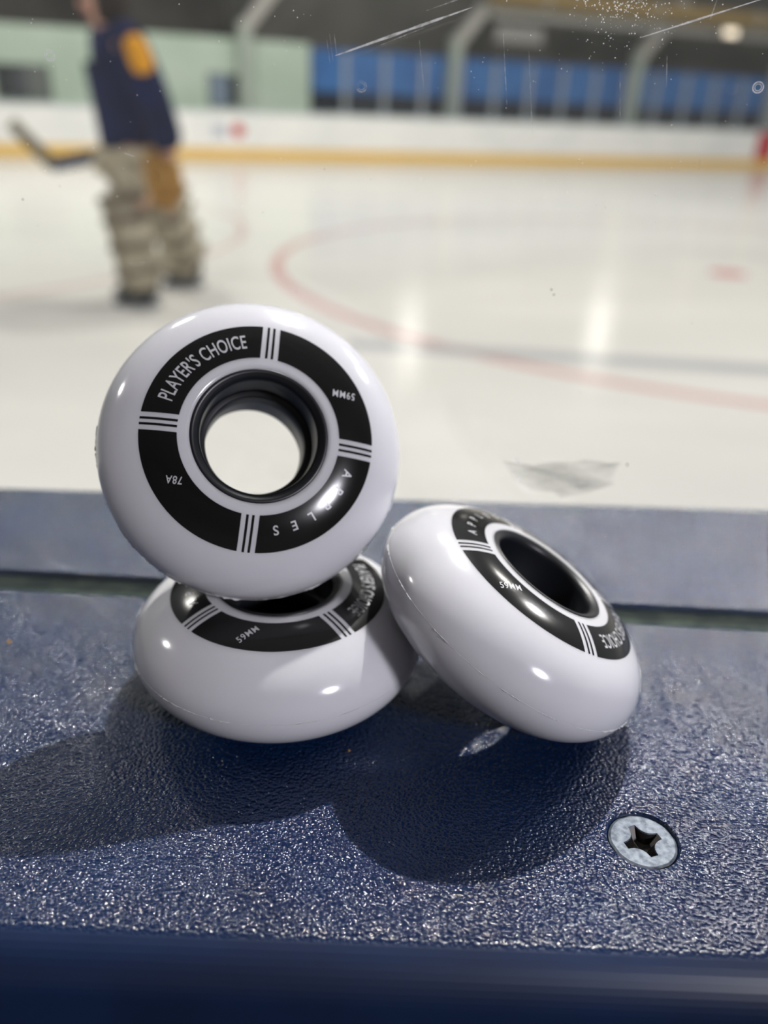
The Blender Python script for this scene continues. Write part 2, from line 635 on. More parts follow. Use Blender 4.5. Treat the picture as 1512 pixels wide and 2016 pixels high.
scratch(-12.3, 119.0, 12.2, 127.4, 0.42, seed=1)
scratch(-4.0, 121.0, 6.0, 124.8, 0.14, M['scratch_faint'], seed=2)
scratch(4.0, 126.6, 13.5, 129.9, 0.22, M['scratch_faint'], seed=3)
scratch(42.8, 123.7, 64.0, 130.6, 0.25, seed=4)
scratch(30.2, 39.9, 28.6, 41.8, 0.40, seed=5)
scratch(31.0, 35.2, 29.0, 37.6, 0.40, seed=6)
scratch(54.5, 126.8, 55.3, 131.0, 0.25, M['scratch_faint'], seed=7)
for i, (x, z, l) in enumerate(((-14, 122, 5), (-13.4, 122.4, 4.5), (-12.6, 122.6, 4), (3, 122, 9), (18, 124, 12), (23, 121, 14), (40, 118, 8), (48, 121, 5), (56, 112, 10))):
    scratch(x, z, x + l * 0.16, z - l, 0.09, M['scratch_faint'], seed=20 + i)
scratch(-53.5, 101.0, -51.4, 100.4, 0.10, seed=40)
scratch(-55.0, 80.0, -48.0, 80.5, 0.10, M['scratch_faint'], seed=41)
for i, (x, z) in enumerate(((-65.8, 117.2), (-7.4, 114.1), (65.4, 116.5))):
    bm = bmesh.new()
    n = 28
    for rr, ww in ((1.0, 0.20), (0.62, 0.12)):
        A, B = [], []
        for k in range(n):
            a = 2 * math.pi * k / n
            A.append(bm.verts.new(gpt((x + rr * math.cos(a) * 1.05) * MM, (z + rr * math.sin(a)) * MM)))
            B.append(bm.verts.new(gpt((x + (rr - ww) * math.cos(a) * 1.05) * MM, (z + (rr - ww) * math.sin(a)) * MM)))
        for k in range(n):
            j = (k + 1) % n
            bm.faces.new((A[k], A[j], B[j], B[k]))
    o = obj('ring_mark', bm, M['scratch'] if i != 1 else M['scratch_faint'], glass, False)

# grey rubbed smear on the shield
bm = bmesh.new()
rnd = random.Random(5)
outl = [(27.4, 40.2), (30.0, 40.0), (33.5, 39.7), (37.0, 40.6), (41.0, 40.9), (45.0, 41.6), (49.0, 41.0), (51.6, 41.2), (50.6, 38.2), (51.0, 36.0), (47.5, 34.6), (44.5, 33.4), (40.5, 32.4), (38.4, 33.6), (33.8, 33.9), (30.2, 36.0)]
cx_ = sum(p[0] for p in outl) / len(outl)
cz_ = sum(p[1] for p in outl) / len(outl)
fade = bm.verts.layers.float.new('fade')
cv = bm.verts.new(gpt(cx_ * MM, cz_ * MM, 0.00005))
cv[fade] = 1.0
rings = []
for f_ in (0.45, 0.72, 1.0, 1.12):
    rg = []
    for i_ in range(len(outl) * 4):
        p_, q_ = outl[i_ // 4], outl[(i_ // 4 + 1) % len(outl)]
        t_ = (i_ % 4) / 4
        px_ = cx_ + (p_[0] + (q_[0] - p_[0]) * t_ - cx_) * f_
        pz_ = cz_ + (p_[1] + (q_[1] - p_[1]) * t_ - cz_) * f_
        v_ = bm.verts.new(gpt(px_ * MM, pz_ * MM, 0.00005))
        v_[fade] = {0.45: 1.0, 0.72: 1.0, 1.0: 0.55, 1.12: 0.0}[f_]
        rg.append(v_)
    rings.append(rg)
nr_ = len(rings[0])
for k in range(nr_):
    j = (k + 1) % nr_
    bm.faces.new((cv, rings[0][k], rings[0][j]))
    for a_, b_ in zip(rings, rings[1:]):
        bm.faces.new((a_[k], b_[k], b_[j], a_[j]))
obj('smudge', bm, M['smudge'], glass, False)


def specks(name, spots, material):
    bm = bmesh.new()
    for (x, z, r) in spots:
        r_ = bmesh.ops.create_icosphere(bm, subdivisions=1, radius=r * MM)
        for v in r_['verts']:
            v.co = Vector((v.co.x * rnd.uniform(0.7, 1.4), v.co.y * 0.4, v.co.z * rnd.uniform(0.7, 1.4))) + gpt(x * MM, z * MM)
    o = obj(name, bm, material, glass)
    o['kind'] = 'stuff'
    return o


sp = []
for k in range(170):
    sp.append((rnd.uniform(-78, 78), rnd.uniform(92, 131), rnd.choice((0.05, 0.06, 0.08, 0.11))))
for k in range(230):
    t = abs(rnd.gauss(0, 1))
    sp.append((40 + rnd.gauss(0, 6), 130 - t * 4.5, rnd.choice((0.05, 0.06, 0.08, 0.12))))
for k in range(90):
    sp.append((38 + rnd.gauss(0, 3.5), 130 - abs(rnd.gauss(0, 1.6)), rnd.choice((0.08, 0.12, 0.16))))
specks('dust_specks', sp, M['dust'])
sp = [(-74.9, 91.6, 0.18), (32.4, 78.6, 0.2), (33.0, 77.6, 0.18), (54.0, 41.0, 0.25)]
for k in range(60):
    sp.append((rnd.uniform(-78, 78), rnd.uniform(30, 105), rnd.choice((0.05, 0.06, 0.08))))
specks('dark_specks', sp, M['dust_dark'])

# ------------------------------------------------------------------ skate wheels
B_ = 11.808
R0 = 12.542
RO = 29.5


def zt(r):
    return B_ * math.sqrt(max(0.0, 1 - ((max(r, R0) - R0) / (RO - R0)) ** 2))


def surf(r, th, lift):
    """point on the upper tyre surface at polar (r, th), raised along the normal"""
    z = zt(r)
    nr = (r - R0) / (RO - R0) ** 2
    nz = z / B_ ** 2
    l = math.hypot(nr, nz)
    r2 = r + lift * nr / l
    z2 = z + lift * nz / l
    return Vector((r2 * math.cos(th), r2 * math.sin(th), z2)) * MM


def text_flat(s, size, xs, bold):
    cu = bpy.data.curves.new('glyphs', 'FONT')
    cu.body = s
    cu.size = size
    cu.offset = bold
    cu.resolution_u = 5
    cu.align_x = 'CENTER'
    cu.space_character = 1.06 if len(s) > 6 else 1.16
    o = bpy.data.objects.new('glyphs', cu)
    C.objects.link(o)
    bpy.context.view_layer.update()
    me = o.evaluated_get(bpy.context.evaluated_depsgraph_get()).to_mesh()
    vs = [(v.co.x * xs, v.co.y) for v in me.vertices]
    fs = [tuple(p.vertices) for p in me.polygons]
    bpy.data.objects.remove(o)
    bpy.data.curves.remove(cu)
    b2 = bmesh.new()
    vv = [b2.verts.new((x, y, 0)) for x, y in vs]
    for f in fs:
        try:
            b2.faces.new([vv[i] for i in f])
        except ValueError:
            pass
    xs_, ys_ = [v[0] for v in vs], [v[1] for v in vs]
    for ax, lo, hi, st_ in ((0, min(xs_), max(xs_), 0.7), (1, min(ys_), max(ys_), 0.45)):
        t = lo + st_ / 2
        while t < hi:
            co = (t, 0, 0) if ax == 0 else (0, t, 0)
            no = (1, 0, 0) if ax == 0 else (0, 1, 0)
            bmesh.ops.bisect_plane(b2, geom=b2.verts[:] + b2.edges[:] + b2.faces[:], plane_co=co, plane_no=no)
            t += st_
    b2.verts.index_update()
    vs = [(v.co.x, v.co.y) for v in b2.verts]
    fs = [tuple(v.index for v in f.verts) for f in b2.faces]
    b2.free()
    return vs, fs


CAPH = 0.70                 # cap height of the built-in face at size 1
LIFT_T = 0.085


def text_mesh(name, pieces):
    bm = bmesh.new()
    for vs, fs in pieces:
        vv = [bm.verts.new(v) for v in vs]
        for f in fs:
            try:
                bm.faces.new([vv[i] for i in f])
            except ValueError:
                pass
    me = bpy.data.meshes.new(name)
    bm.to_mesh(me)
    bm.free()
    me.materials.append(M['letter'])
    return me


def arc_text(s, size, xs, bold, r_mid, th_mid):
    """clockwise text, letter tops outward"""
    vs, fs = text_flat(s, size, xs, bold)
    out = []
    for x, y in vs:
        r = r_mid + (y - CAPH * size / 2)
        out.append(surf(r, th_mid - x / r_mid, LIFT_T))
    return out, fs


def flat_text(s, size, xs, bold, pos, ang):
    vs, fs = text_flat(s, size, xs, bold)
    out = []
    for x, y in vs:
        y2 = y - CAPH * size / 2
        X = pos[0] + x * math.cos(ang) - y2 * math.sin(ang)
        Y = pos[1] + x * math.sin(ang) + y2 * math.cos(ang)
        out.append(surf(math.hypot(X, Y), math.atan2(Y, X), LIFT_T))
    return out, fs


def wheel_meshes():
    D = math.radians
    ms = {}
    # tyre
    bm = bmesh.new()
    pr = []
    n = 30
    for k in range(n + 1):
        a = math.pi / 2 * k / n
        pr.append((R0 + (RO - R0) * math.sin(a), B_ * math.cos(a)))
    pr[0] = (12.62, B_)
    full = pr + [(r, -z) for r, z in reversed(pr[:-1])]
    lathe(bm, [(r * MM, z * MM) for r, z in full], 192)
    ms['tire'] = bm
    # core
    half = [(12.64, 10.0), (12.64, 11.86), (12.5, 11.98), (12.2, 12.0), (11.9, 11.93), (11.75, 11.80), (11.55, 11.72), (11.0, 11.30), (10.85, 11.0), (10.75, 10.2), (10.7, 4.2), (10.6, 4.05), (9.75, 4.0), (9.6, 3.85)]
    bm = bmesh.new()
    core = half + [(r, -z) for r, z in reversed(half)]
    lathe(bm, [(r * MM, z * MM) for r, z in core], 160)
    ms['core'] = bm
    # printed ring: four sectors, two thin lines in each gap
    bm = bmesh.new()
    ri, ro, lift = 14.8, 21.5, 0.04
    nr_, na = 10, 44

    def patch(f0, f1, na):
        g = []
        for i in range(nr_ + 1):
            r = ri + (ro - ri) * i / nr_
            a0, a1 = f0(r), f1(r)
            g.append([bm.verts.new(surf(r, a0 + (a1 - a0) * j / na, lift)) for j in range(na + 1)])
        for i in range(nr_):
            for j in range(na):
                bm.faces.new((g[i][j], g[i + 1][j], g[i + 1][j + 1], g[i][j + 1]))
    for q in range(4):
        base = -q * math.pi / 2
        patch(lambda r: base - math.asin(1.64 / r), lambda r: base - math.pi / 2 + math.asin(1.64 / r), na)
        for c in (-0.53, 0.53):
            patch(lambda r: base + math.asin((c - 0.23) / r), lambda r: base + math.asin((c + 0.23) / r), 2)
    ms['printed_ring'] = bm
    # moulding flash round the equator
    bm = bmesh.new()
    rr = random.Random(11)
    seg = 420
    ring_a, ring_b, ring_c = [], [], []
    amp = 0.1
    for k in range(seg):
        a = 2 * math.pi * k / seg
        if k % 9 == 0:
            amp = rr.choice((0.03, 0.05, 0.1, 0.22, 0.32))
        e = 0.02 + amp * rr.random()
        ring_a.append(bm.verts.new(Vector((29.42 * math.cos(a), 29.42 * math.sin(a), 0.07)) * MM))
        ring_b.append(bm.verts.new(Vector(((29.5 + e) * math.cos(a), (29.5 + e) * math.sin(a), rr.uniform(-0.05, 0.05))) * MM))
        ring_c.append(bm.verts.new(Vector((29.42 * math.cos(a), 29.42 * math.sin(a), -0.07)) * MM))
    for k in range(seg):
        j = (k + 1) % seg
        bm.faces.new((ring_a[k], ring_a[j], ring_b[j], ring_b[k]))
        bm.faces.new((ring_b[k], ring_b[j], ring_c[j], ring_c[k]))
    ms['moulding_flash'] = bm
    return ms


SEP = [-q * math.pi / 2 for q in range(4)]     # separator angles, clockwise
s_pc = 3.9
TXT = {
    'PC': text_mesh('slogan', [arc_text("PLAYER'S CHOICE", s_pc, 0.60, 0.03, 18.1, SEP[0] - math.radians(44.5))]),
    '59': text_mesh('size_mark', [flat_text('59MM', 2.0, 0.82, 0.022, (18.1 * math.cos(math.radians(-145)), 18.1 * math.sin(math.radians(-145))), 0.0)]),
    'AP': text_mesh('word_mark', [arc_text(ch, 2.45, 0.95, 0.04, 17.7, SEP[2] - math.radians(16.0 + 11.6 * i)) for i, ch in enumerate('APPLES')]),
    '78': text_mesh('hardness_mark', [flat_text('78A', 2.0, 0.80, 0.022, (17.4 * math.cos(math.radians(36)), 17.4 * math.sin(math.radians(36))), 0.0)]),
}


def basis_flat(ax):
    n = ax.normalized()
    u = Vector((0, 1, 0.3)).cross(n).normalized()
    return u, n.cross(u), n


def basis_up(ax):
    n = ax.normalized()
    u = Vector((0, 0, 1)).cross(n).normalized()
    return u, n.cross(u), n


def wheel(label, c, frame, spin):
    u, v, n = frame
    cs, sn = math.cos(spin), math.sin(spin)
    x = u * cs + v * sn
    y = v * cs - u * sn
    root = empty('skate_wheel')
    mw = Matrix((x, y, n)).transposed().to_4x4()
    mw.translation = Vector(c) * MM
    root.matrix_world = mw
    tag(root, label, 'wheel', 'white inline skate wheels on the sill')
    return root


def build_wheel(label, c, frame, spin):
    root = wheel(label, c, frame, spin)
    ms = wheel_meshes()
    t = obj('tire', ms['tire'], M['tire'], root)
    obj('moulding_flash', ms['moulding_flash'], M['flash'], t, False)
    k = obj('core', ms['core'], M['hub'], root)
    k['label'] = 'black plastic core with bearing seat'
    pr = obj('printed_ring', ms['printed_ring'], M['print'], root)
    pr['label'] = 'black printed ring in four sectors'
    for key, nm in (('PC', 'slogan'), ('59', 'size_mark'), ('AP', 'word_mark'), ('78', 'hardness_mark')):
        o = bpy.data.objects.new(nm, TXT[key])
        C.objects.link(o)
        o.parent = pr
    return root


def copy_wheel(src, label, c, frame, spin):
    root = wheel(label, c, frame, spin)
    for ch in src.children:
        d = ch.copy()
        C.objects.link(d)
        d.parent = root
        for g in ch.children:
            e = g.copy()
            C.objects.link(e)
            e.parent = d
    return root


WA = build_wheel('white skate wheel lying flat on the blue sill under the upright one', (-20.666, 142.636, 12.02), basis_flat(Vector((0, 0, 1))), 0.771)
WB = copy_wheel(WA, 'white skate wheel tilted on its edge, leaning against the flat one', (26.407, 140.047, 19.76), basis_flat(Vector((0.596, 0.021, 1))), 0.172)
WT = copy_wheel(WA, 'upright white skate wheel standing on the flat one against the shield', (-26.122, 150.339, 49.3), basis_up(Vector((0.302, -1, 0.70))), 2.925)

# ------------------------------------------------------------------ screw in the sill
scr = empty('screw', (46.449 * MM, 102.227 * MM, 0))
tag(scr, 'silver cross-head screw sunk in the blue sill near the front', 'screw')
scr.rotation_euler = (0, 0, math.radians(20))
bm = bmesh.new()
HR, PH = 5.75, 3.4
star = []
# cross recess outline: four square-ended arms joined by concave curves
for q in range(4):
    a = math.pi / 2 * q
    ca, sa = math.cos(a), math.sin(a)
    pts_ = [(PH, -0.72), (PH, 0.72)]
    for k in range(1, 8):
        t = k / 8
        # quadratic from arm corner to the next arm's corner, pulled to the centre
        x = (1 - t) ** 2 * PH + 2 * t * (1 - t) * 0.85 + t * t * 0.72
        y = (1 - t) ** 2 * 0.72 + 2 * t * (1 - t) * 0.85 + t * t * PH
        pts_.append((x, y))
    star += [(x * ca - y * sa, x * sa + y * ca) for x, y in pts_]
n = len(star)
zs = -0.34
rim, edge, lowr = [], [], []
angs = [math.atan2(y, x) for x, y in star]
inner_top = [bm.verts.new((x * MM, y * MM, zs * MM)) for x, y in star]
lip = [bm.verts.new((x * 0.95 * MM, y * 0.95 * MM, (zs - 0.25) * MM)) for x, y in star]
outer = [bm.verts.new((HR * 0.93 * math.cos(a) * MM, HR * 0.93 * math.sin(a) * MM, zs * MM)) for a in angs]
outer2 = [bm.verts.new((HR * math.cos(a) * MM, HR * math.sin(a) * MM, (zs - 0.25) * MM)) for a in angs]
outer3 = [bm.verts.new((HR * 0.6 * math.cos(a) * MM, HR * 0.6 * math.sin(a) * MM, (zs - 3.0) * MM)) for a in angs]
for k in range(n):
    j = (k + 1) % n
    bm.faces.new((inner_top[k], inner_top[j], outer[j], outer[k]))
    bm.faces.new((lip[k], lip[j], inner_top[j], inner_top[k]))
    bm.faces.new((outer[k], outer[j], outer2[j], outer2[k]))
    bm.faces.new((outer2[k], outer2[j], outer3[j], outer3[k]))
obj('head', bm, M['steel'], scr, False)
bm = bmesh.new()
t0 = [bm.verts.new((x * 0.95 * MM, y * 0.95 * MM, (zs - 0.25) * MM)) for x, y in star]
t1 = [bm.verts.new((x * 0.55 * MM, y * 0.55 * MM, (zs - 1.9) * MM)) for x, y in star]
cc = bm.verts.new((0, 0, (zs - 2.4) * MM))
for k in range(n):
    j = (k + 1) % n
    bm.faces.new((t0[k], t0[j], t1[j], t1[k]))
    bm.faces.new((t1[k], t1[j], cc))
o = obj('cross_recess', bm, M['steel_dark'], scr, False)
o['label'] = 'dark cross-shaped recess'

# the countersunk hole in the cap: cut with a boolean
bm = bmesh.new()
lathe(bm, [(6.25 * MM, 1 * MM), (6.25 * MM, -0.05 * MM), (6.1 * MM, -1.2 * MM), (3.6 * MM, -3.8 * MM), (0.3 * MM, -3.9 * MM), (0.3 * MM, 1 * MM)], 64)
bmesh.ops.holes_fill(bm, edges=bm.edges[:], sides=0)
bmc = bmesh.new()
bmesh.ops.create_cone(bmc, cap_ends=True, segments=72, radius1=4.4 * MM, radius2=6.25 * MM, depth=4.2 * MM)
bm.free()
cutm = bpy.data.meshes.new('cutter')
bmc.to_mesh(cutm)
bmc.free()
cut = bpy.data.objects.new('cutter', cutm)
C.objects.link(cut)
cut.location = (46.449 * MM, 102.227 * MM, -2.05 * MM)
bo = cap_f.modifiers.new('hole', 'BOOLEAN')
bo.operation = 'DIFFERENCE'
bo.object = cut
bo.solver = 'EXACT'
bpy.context.view_layer.update()
newm = bpy.data.meshes.new_from_object(cap_f.evaluated_get(bpy.context.evaluated_depsgraph_get()))
cap_f.modifiers.clear()
cap_f.data = newm
bpy.data.objects.remove(cut)

# crumbs on the sill
for (x, y, r, lab_) in ((-82.9, 151.2, 0.42, 'tiny tan crumb on the navy sill at the far left'), (-4.86, 120.8, 0.28, 'tiny tan crumb on the shaded sill in front of the flat wheel')):
    bm = bmesh.new()
    rr = random.Random(int(r * 100))
    r_ = bmesh.ops.create_icosphere(bm, subdivisions=2, radius=r * MM)
    for v in r_['verts']:
        v.co *= rr.uniform(0.75, 1.2)
        v.co.z = v.co.z * 0.5 + r * 0.5 * MM
    o = obj('crumb', bm, M['tan_leather'])
    o.location = (x * MM, y * MM, 0)
    tag(o, lab_, 'crumb', 'crumbs on the sill')

# ------------------------------------------------------------------ far side of the rink
AL = math.atan(0.41990)
FO = Vector((0, 24.964, 0))


def far_empty(name):
    return empty(name, FO, AL)      # children use x = along, y = outward, z = up


fb = far_empty('dasher_boards')
tag(fb, 'white far rink boards with yellow kick plate and red and grey adverts', 'barrier')
box('board_panel', -16, 26, 0, 0.10, ZI + 0.24, -0.03, M['white_board'], fb)
o = box('kick_plate', -16, 26, -0.015, 0.10, ZI, ZI + 0.24, M['yellow'], fb)
o['label'] = 'yellow kick plate'
box('cap_rail', -16, 26, -0.03, 0.16, -0.03, 0.03, M['board_cap'], fb)
bm = bmesh.new()
bmesh.ops.create_cone(bm, cap_ends=True, segments=40, radius1=0.17, radius2=0.17, depth=0.01, matrix=Matrix.Translation((-4.50, -0.006, -0.44)) @ Matrix.Rotation(math.pi / 2, 4, 'X'))
o = obj('advert', bm, M['red'], fb, False)
o['label'] = 'round red advert'
o = box('advert', -5.15, -4.80, -0.012, 0, -0.62, -0.28, M['logo_grey'], fb)
o['label'] = 'square pale grey advert'
o = box('goal_line_stripe', 12.86, 13.6, -0.012, 0, ZI + 0.0, 0.0, M['red'], fb)
o['label'] = 'red stripe down the boards'

# posts and panes of the far shield
ps = [-1.57 + 1.118 * k for k in range(15)]
ORD = ['first', 'second', 'third', 'fourth', 'fifth', 'sixth', 'seventh', 'eighth', 'ninth', 'tenth', 'eleventh', 'twelfth', 'thirteenth', 'fourteenth', 'fifteenth']
for i, s in enumerate(ps[:14]):
    e = far_empty('shield_post')
    tag(e, 'grey shield post on the far boards before the blue panels, %s from the left' % ORD[i], 'post', 'shield posts on the far boards')
    box('upright', s - 0.05, s + 0.05, 0.02, 0.14, 0.035, 1.48, M['post'], e)
    box('foot_plate', s - 0.11, s + 0.11, 0.0, 0.15, 0.03, 0.07, M['post'], e)
for i, s in enumerate(ps[:13]):
    o = box('rink_shield', s + 0.055, ps[i + 1] - 0.055, 0.07, 0.085, 0.074, 1.46, M['far_glass'])
    o.location = FO
    o.rotation_euler = (0, 0, AL)
    tag(o, 'clear pane of the far rink shield, %s from the left' % ORD[i], 'glass pane', 'panes of the far shield')

W0 = 2.6                     # distance of the back wall behind the boards
OFF = 1.09
e = far_empty('wall_far')
e['kind'] = 'structure'
box('wall_panel', -16 + OFF, -2.86 + OFF, W0, W0 + 0.3, ZI, 1.79, M['green_wall'], e)
e['label'] = 'pale green far wall behind the rink on the left'
e2 = box('wall_upper', -20, 40, 5.5, 5.7, ZI, 9.0, M['dark_wall'])
e2.location = FO
e2.rotation_euler = (0, 0, AL)
e2['kind'] = 'structure'
e2['label'] = 'dark grey upper wall behind the stands'
e3 = box('wall_upper_left', -16 + OFF, -5.1 + OFF, W0 + 0.5, W0 + 0.7, 1.6, 6.0, M['black_wall'])
e3.location = FO
e3.rotation_euler = (0, 0, AL)
e3['kind'] = 'structure'
e3['label'] = 'near-black recess above the green wall'

wd = far_empty('window_1')
wd['kind'] = 'structure'
wd['label'] = 'wide dark window at the left of the green wall'
box('window_frame', -11.25 + OFF, -9.88 + OFF, W0 - 0.05, W0, 0.06, 0.90, M['window_grey'], wd)
box('pane', -11.20 + OFF, -10.45 + OFF, W0 - 0.07, W0 - 0.05, 0.10, 0.86, M['window_dark'], wd)
box('pane', -10.40 + OFF, -9.93 + OFF, W0 - 0.07, W0 - 0.05, 0.10, 0.86, M['window_grey'], wd)
wd = far_empty('window_2')
wd['kind'] = 'structure'
wd['label'] = 'small two-light window in the green wall, one pane pale blue, one dark'
box('window_frame', -5.80 + OFF, -4.62 + OFF, W0 - 0.05, W0, 0.08, 0.92, M['window_grey'], wd)
box('pane', -5.74 + OFF, -5.27 + OFF, W0 - 0.07, W0 - 0.05, 0.13, 0.88, M['window_blue'], wd)
box('pane', -5.22 + OFF, -4.67 + OFF, W0 - 0.07, W0 - 0.05, 0.13, 0.88, M['window_dark'], wd)

# blue panels along the stands, shade of the opening beneath painted as a dark sheet
edges_ = [-2.80, 1.40, 7.95, 14.0, 22.0]
lab = ['blue panel along the stands between green wall and first pillar', 'blue panel along the stands between first and second pillar',
       'blue panel along the stands between second and third pillar', 'blue panel along the stands right of the third pillar']
for i in range(4):
    bm = bmesh.new()
    x0, x1 = edges_[i] + 0.02, edges_[i + 1] - 0.02
    add_box(bm, x0 + OFF, x1 + OFF, W0, W0 + 0.06, 0.60, 1.65)
    add_box(bm, x0 + OFF, x1 + OFF, W0 - 0.02, W0 + 0.08, 1.61, 1.68)
    o = obj('stand_panel', bm, M['blue'], None, False)
    o.location = FO
    o.rotation_euler = (0, 0, AL)
    tag(o, lab[i], 'panel', 'blue panels along the stands')
o = box('opening_shade', -2.80 + OFF, 22 + OFF, W0 + 0.15, W0 + 0.25, ZI, 0.68, M['gap_shade'])
o.location = FO
o.rotation_euler = (0, 0, AL)
o['kind'] = 'structure'
o['label'] = 'dark sheet painted as the shade in the opening under the blue panels'

# steel pillars with slanting struts
for i, (s, lab_) in enumerate(((-4.85, 'pale steel pillar rising above the green wall'), (1.55, 'pale steel pillar at the left of the blue panels'),
                               (8.20, 'pale steel pillar in the middle of the blue panels'), (14.25, 'pale steel pillar at the right edge of the blue panels'))):
    e = far_empty('support_pillar')
    tag(e, lab_, 'pillar', 'steel pillars of the stands')
    bm = bmesh.new()
    d0 = W0 - 0.32
    bar(bm, (s + OFF, d0, ZI), (s + OFF + 0.05, d0, 2.2), 0.3, 0.34)
    obj('post', bm, M['pillar'], e, False)
    bm = bmesh.new()
    bar(bm, (s + OFF + 0.02, d0, 2.0), (s + OFF + 1.5, d0, 3.7), 0.34, 0.3)
    obj('strut', bm, M['beam'], e, False)
    box('base_plate', s + OFF - 0.3, s + OFF + 0.3, d0 - 0.25, d0 + 0.25, ZI, ZI + 0.04, M['pillar'], e)

e = far_empty('ceiling_beam')
tag(e, 'long pale beam under the stand ceiling with tan duct above', 'beam')
box('flange', 2.6 + OFF, 24, W0 - 0.6, W0 - 0.1, 2.78, 2.98, M['beam'], e)
box('web', 2.6 + OFF, 24, W0 - 0.42, W0 - 0.28, 2.98, 3.5, M['beam'], e)
e = far_empty('air_duct')
tag(e, 'tan air duct running above the pale stand beam', 'duct')
bm = bmesh.new()
tube(bm, (2.2 + OFF, W0 - 1.1, 3.25), (24, W0 - 1.1, 3.25), 0.24, seg=24)
obj('pipe', bm, M['tan'], e)
for s in (4.0, 8.0, 12.0, 16.0):
    bm = bmesh.new()
    tube(bm, (s + OFF, W0 - 1.1, 3.25), (s + OFF + 0.08, W0 - 1.1, 3.25), 0.27, seg=24)
    obj('band', bm, M['beam'], e)

e = far_empty('scoreboard')
tag(e, 'dark framed board with blank grey face hanging above the blue panels', 'sign')
box('frame', 2.85 + OFF, 4.95 + OFF, W0 - 0.05, W0 + 0.15, 1.78, 2.76, M['sign_frame'], e)
box('face', 3.05 + OFF, 4.70 + OFF, W0 - 0.07, W0 - 0.05, 2.20, 2.62, M['sign_face'], e)
for s in (3.2, 4.6):
    box('hanger', s + OFF, s + OFF + 0.05, W0 + 0.02, W0 + 0.07, 2.76, 3.6, M['sign_frame'], e)

e = far_empty('floodlight')
tag(e, 'warm glowing floodlight hanging below the pale beam at upper right', 'lamp')
box('housing', 10.9 + OFF, 11.5 + OFF, W0 - 1.0, W0 - 0.7, 2.74, 2.97, M['beam'], e)
o = box('lens', 10.95 + OFF, 11.45 + OFF, W0 - 1.03, W0 - 1.0, 2.77, 2.95, M['flood'], e)

# ------------------------------------------------------------------ the goalie
gx = empty('person', (-1.62, 5.5, ZI))
tag(gx, 'person in navy and gold goalie jersey and cream leg pads, skating left across the ice', 'person')


def rel(p):
    return (p[0] + 1.62, p[1] - 5.5, p[2] - ZI) + tuple(p[3:])


def rp3(p):
    return Vector((p[0] + 1.62, p[1] - 5.5, p[2] - ZI))


bpts = [(-1.60, 5.55, -0.20, 0.12), (-1.65, 5.53, 0.05, 0.14), (-1.70, 5.52, 0.28, 0.16), (-1.735, 5.51, 0.44, 0.10), (-1.74, 5.51, 0.50, 0.062),
        (-1.745, 5.51, 0.56, 0.085), (-1.75, 5.51, 0.63, 0.10), (-1.745, 5.51, 0.70, 0.07),
        # near arm (left)
        (-1.60, 5.34, 0.40, 0.075), (-1.45, 5.28, 0.17, 0.055), (-1.36, 5.30, -0.09, 0.042), (-1.36, 5.29, -0.19, 0.045),
        # far arm (right)
        (-1.80, 5.70, 0.40, 0.075), (-1.84, 5.76, 0.12, 0.055), (-1.80, 5.74, -0.12, 0.042), (-1.81, 5.73, -0.19, 0.045),
        # near leg
        (-1.60, 5.42, -0.27, 0.11), (-1.66, 5.40, -0.60, 0.075), (-1.63, 5.42, -0.97, 0.035), (-1.70, 5.41, -1.015, 0.03),
        # far leg
        (-1.57, 5.70, -0.27, 0.11), (-1.54, 5.92, -0.60, 0.075), (-1.50, 6.14, -0.97, 0.035), (-1.57, 6.14, -1.015, 0.03)]
bed = [(0, 1), (1, 2), (2, 3), (3, 4), (4, 5), (5, 6), (6, 7), (3, 8), (8, 9), (9, 10), (10, 11), (3, 12), (12, 13), (13, 14), (14, 15),
       (0, 16), (16, 17), (17, 18), (18, 19), (0, 20), (20, 21), (21, 22), (22, 23)]
body = skin('body', [rel(p) for p in bpts], bed, M['skin'], gx, 2)
# face
bm = bmesh.new()
bmesh.ops.create_icosphere(bm, subdivisions=2, radius=0.018, matrix=Matrix.Translation(rp3((-1.86, 5.51, 0.615))) @ Matrix.Diagonal((1.4, 0.8, 1.2, 1)))
obj('nose', bm, M['skin'], gx)
for sg in (-1, 1):
    bm = bmesh.new()
    bmesh.ops.create_icosphere(bm, subdivisions=2, radius=0.03, matrix=Matrix.Translation(rp3((-1.735, 5.51 + sg * 0.097, 0.61))) @ Matrix.Diagonal((0.7, 0.3, 1.1, 1)))
    obj('ear', bm, M['skin'], gx)
    bm = bmesh.new()
    bmesh.ops.create_icosphere(bm, subdivisions=2, radius=0.011, matrix=Matrix.Translation(rp3((-1.834, 5.51 + sg * 0.035, 0.645))))
    obj('eye', bm, M['hair'], gx)
bm = bmesh.new()
add_box(bm, -0.228, -0.211, -0.025, 0.035, 0.57 - ZI - 0.004, 0.57 - ZI + 0.004)
obj('mouth', bm, M['red'], gx, False)
bm = bmesh.new()
bmesh.ops.create_uvsphere(bm, u_segments=24, v_segments=16, radius=0.125, matrix=Matrix.Translation(rp3((-1.71, 5.51, 0.635))) @ Matrix.Diagonal((1.0, 0.92, 1.2, 1)))
for v in list(bm.verts):
    if v.co.x < -0.14 and v.co.z < 0.69 - ZI:
        v.co.x = -0.14
o = obj('hair', bm, M['hair'], gx)
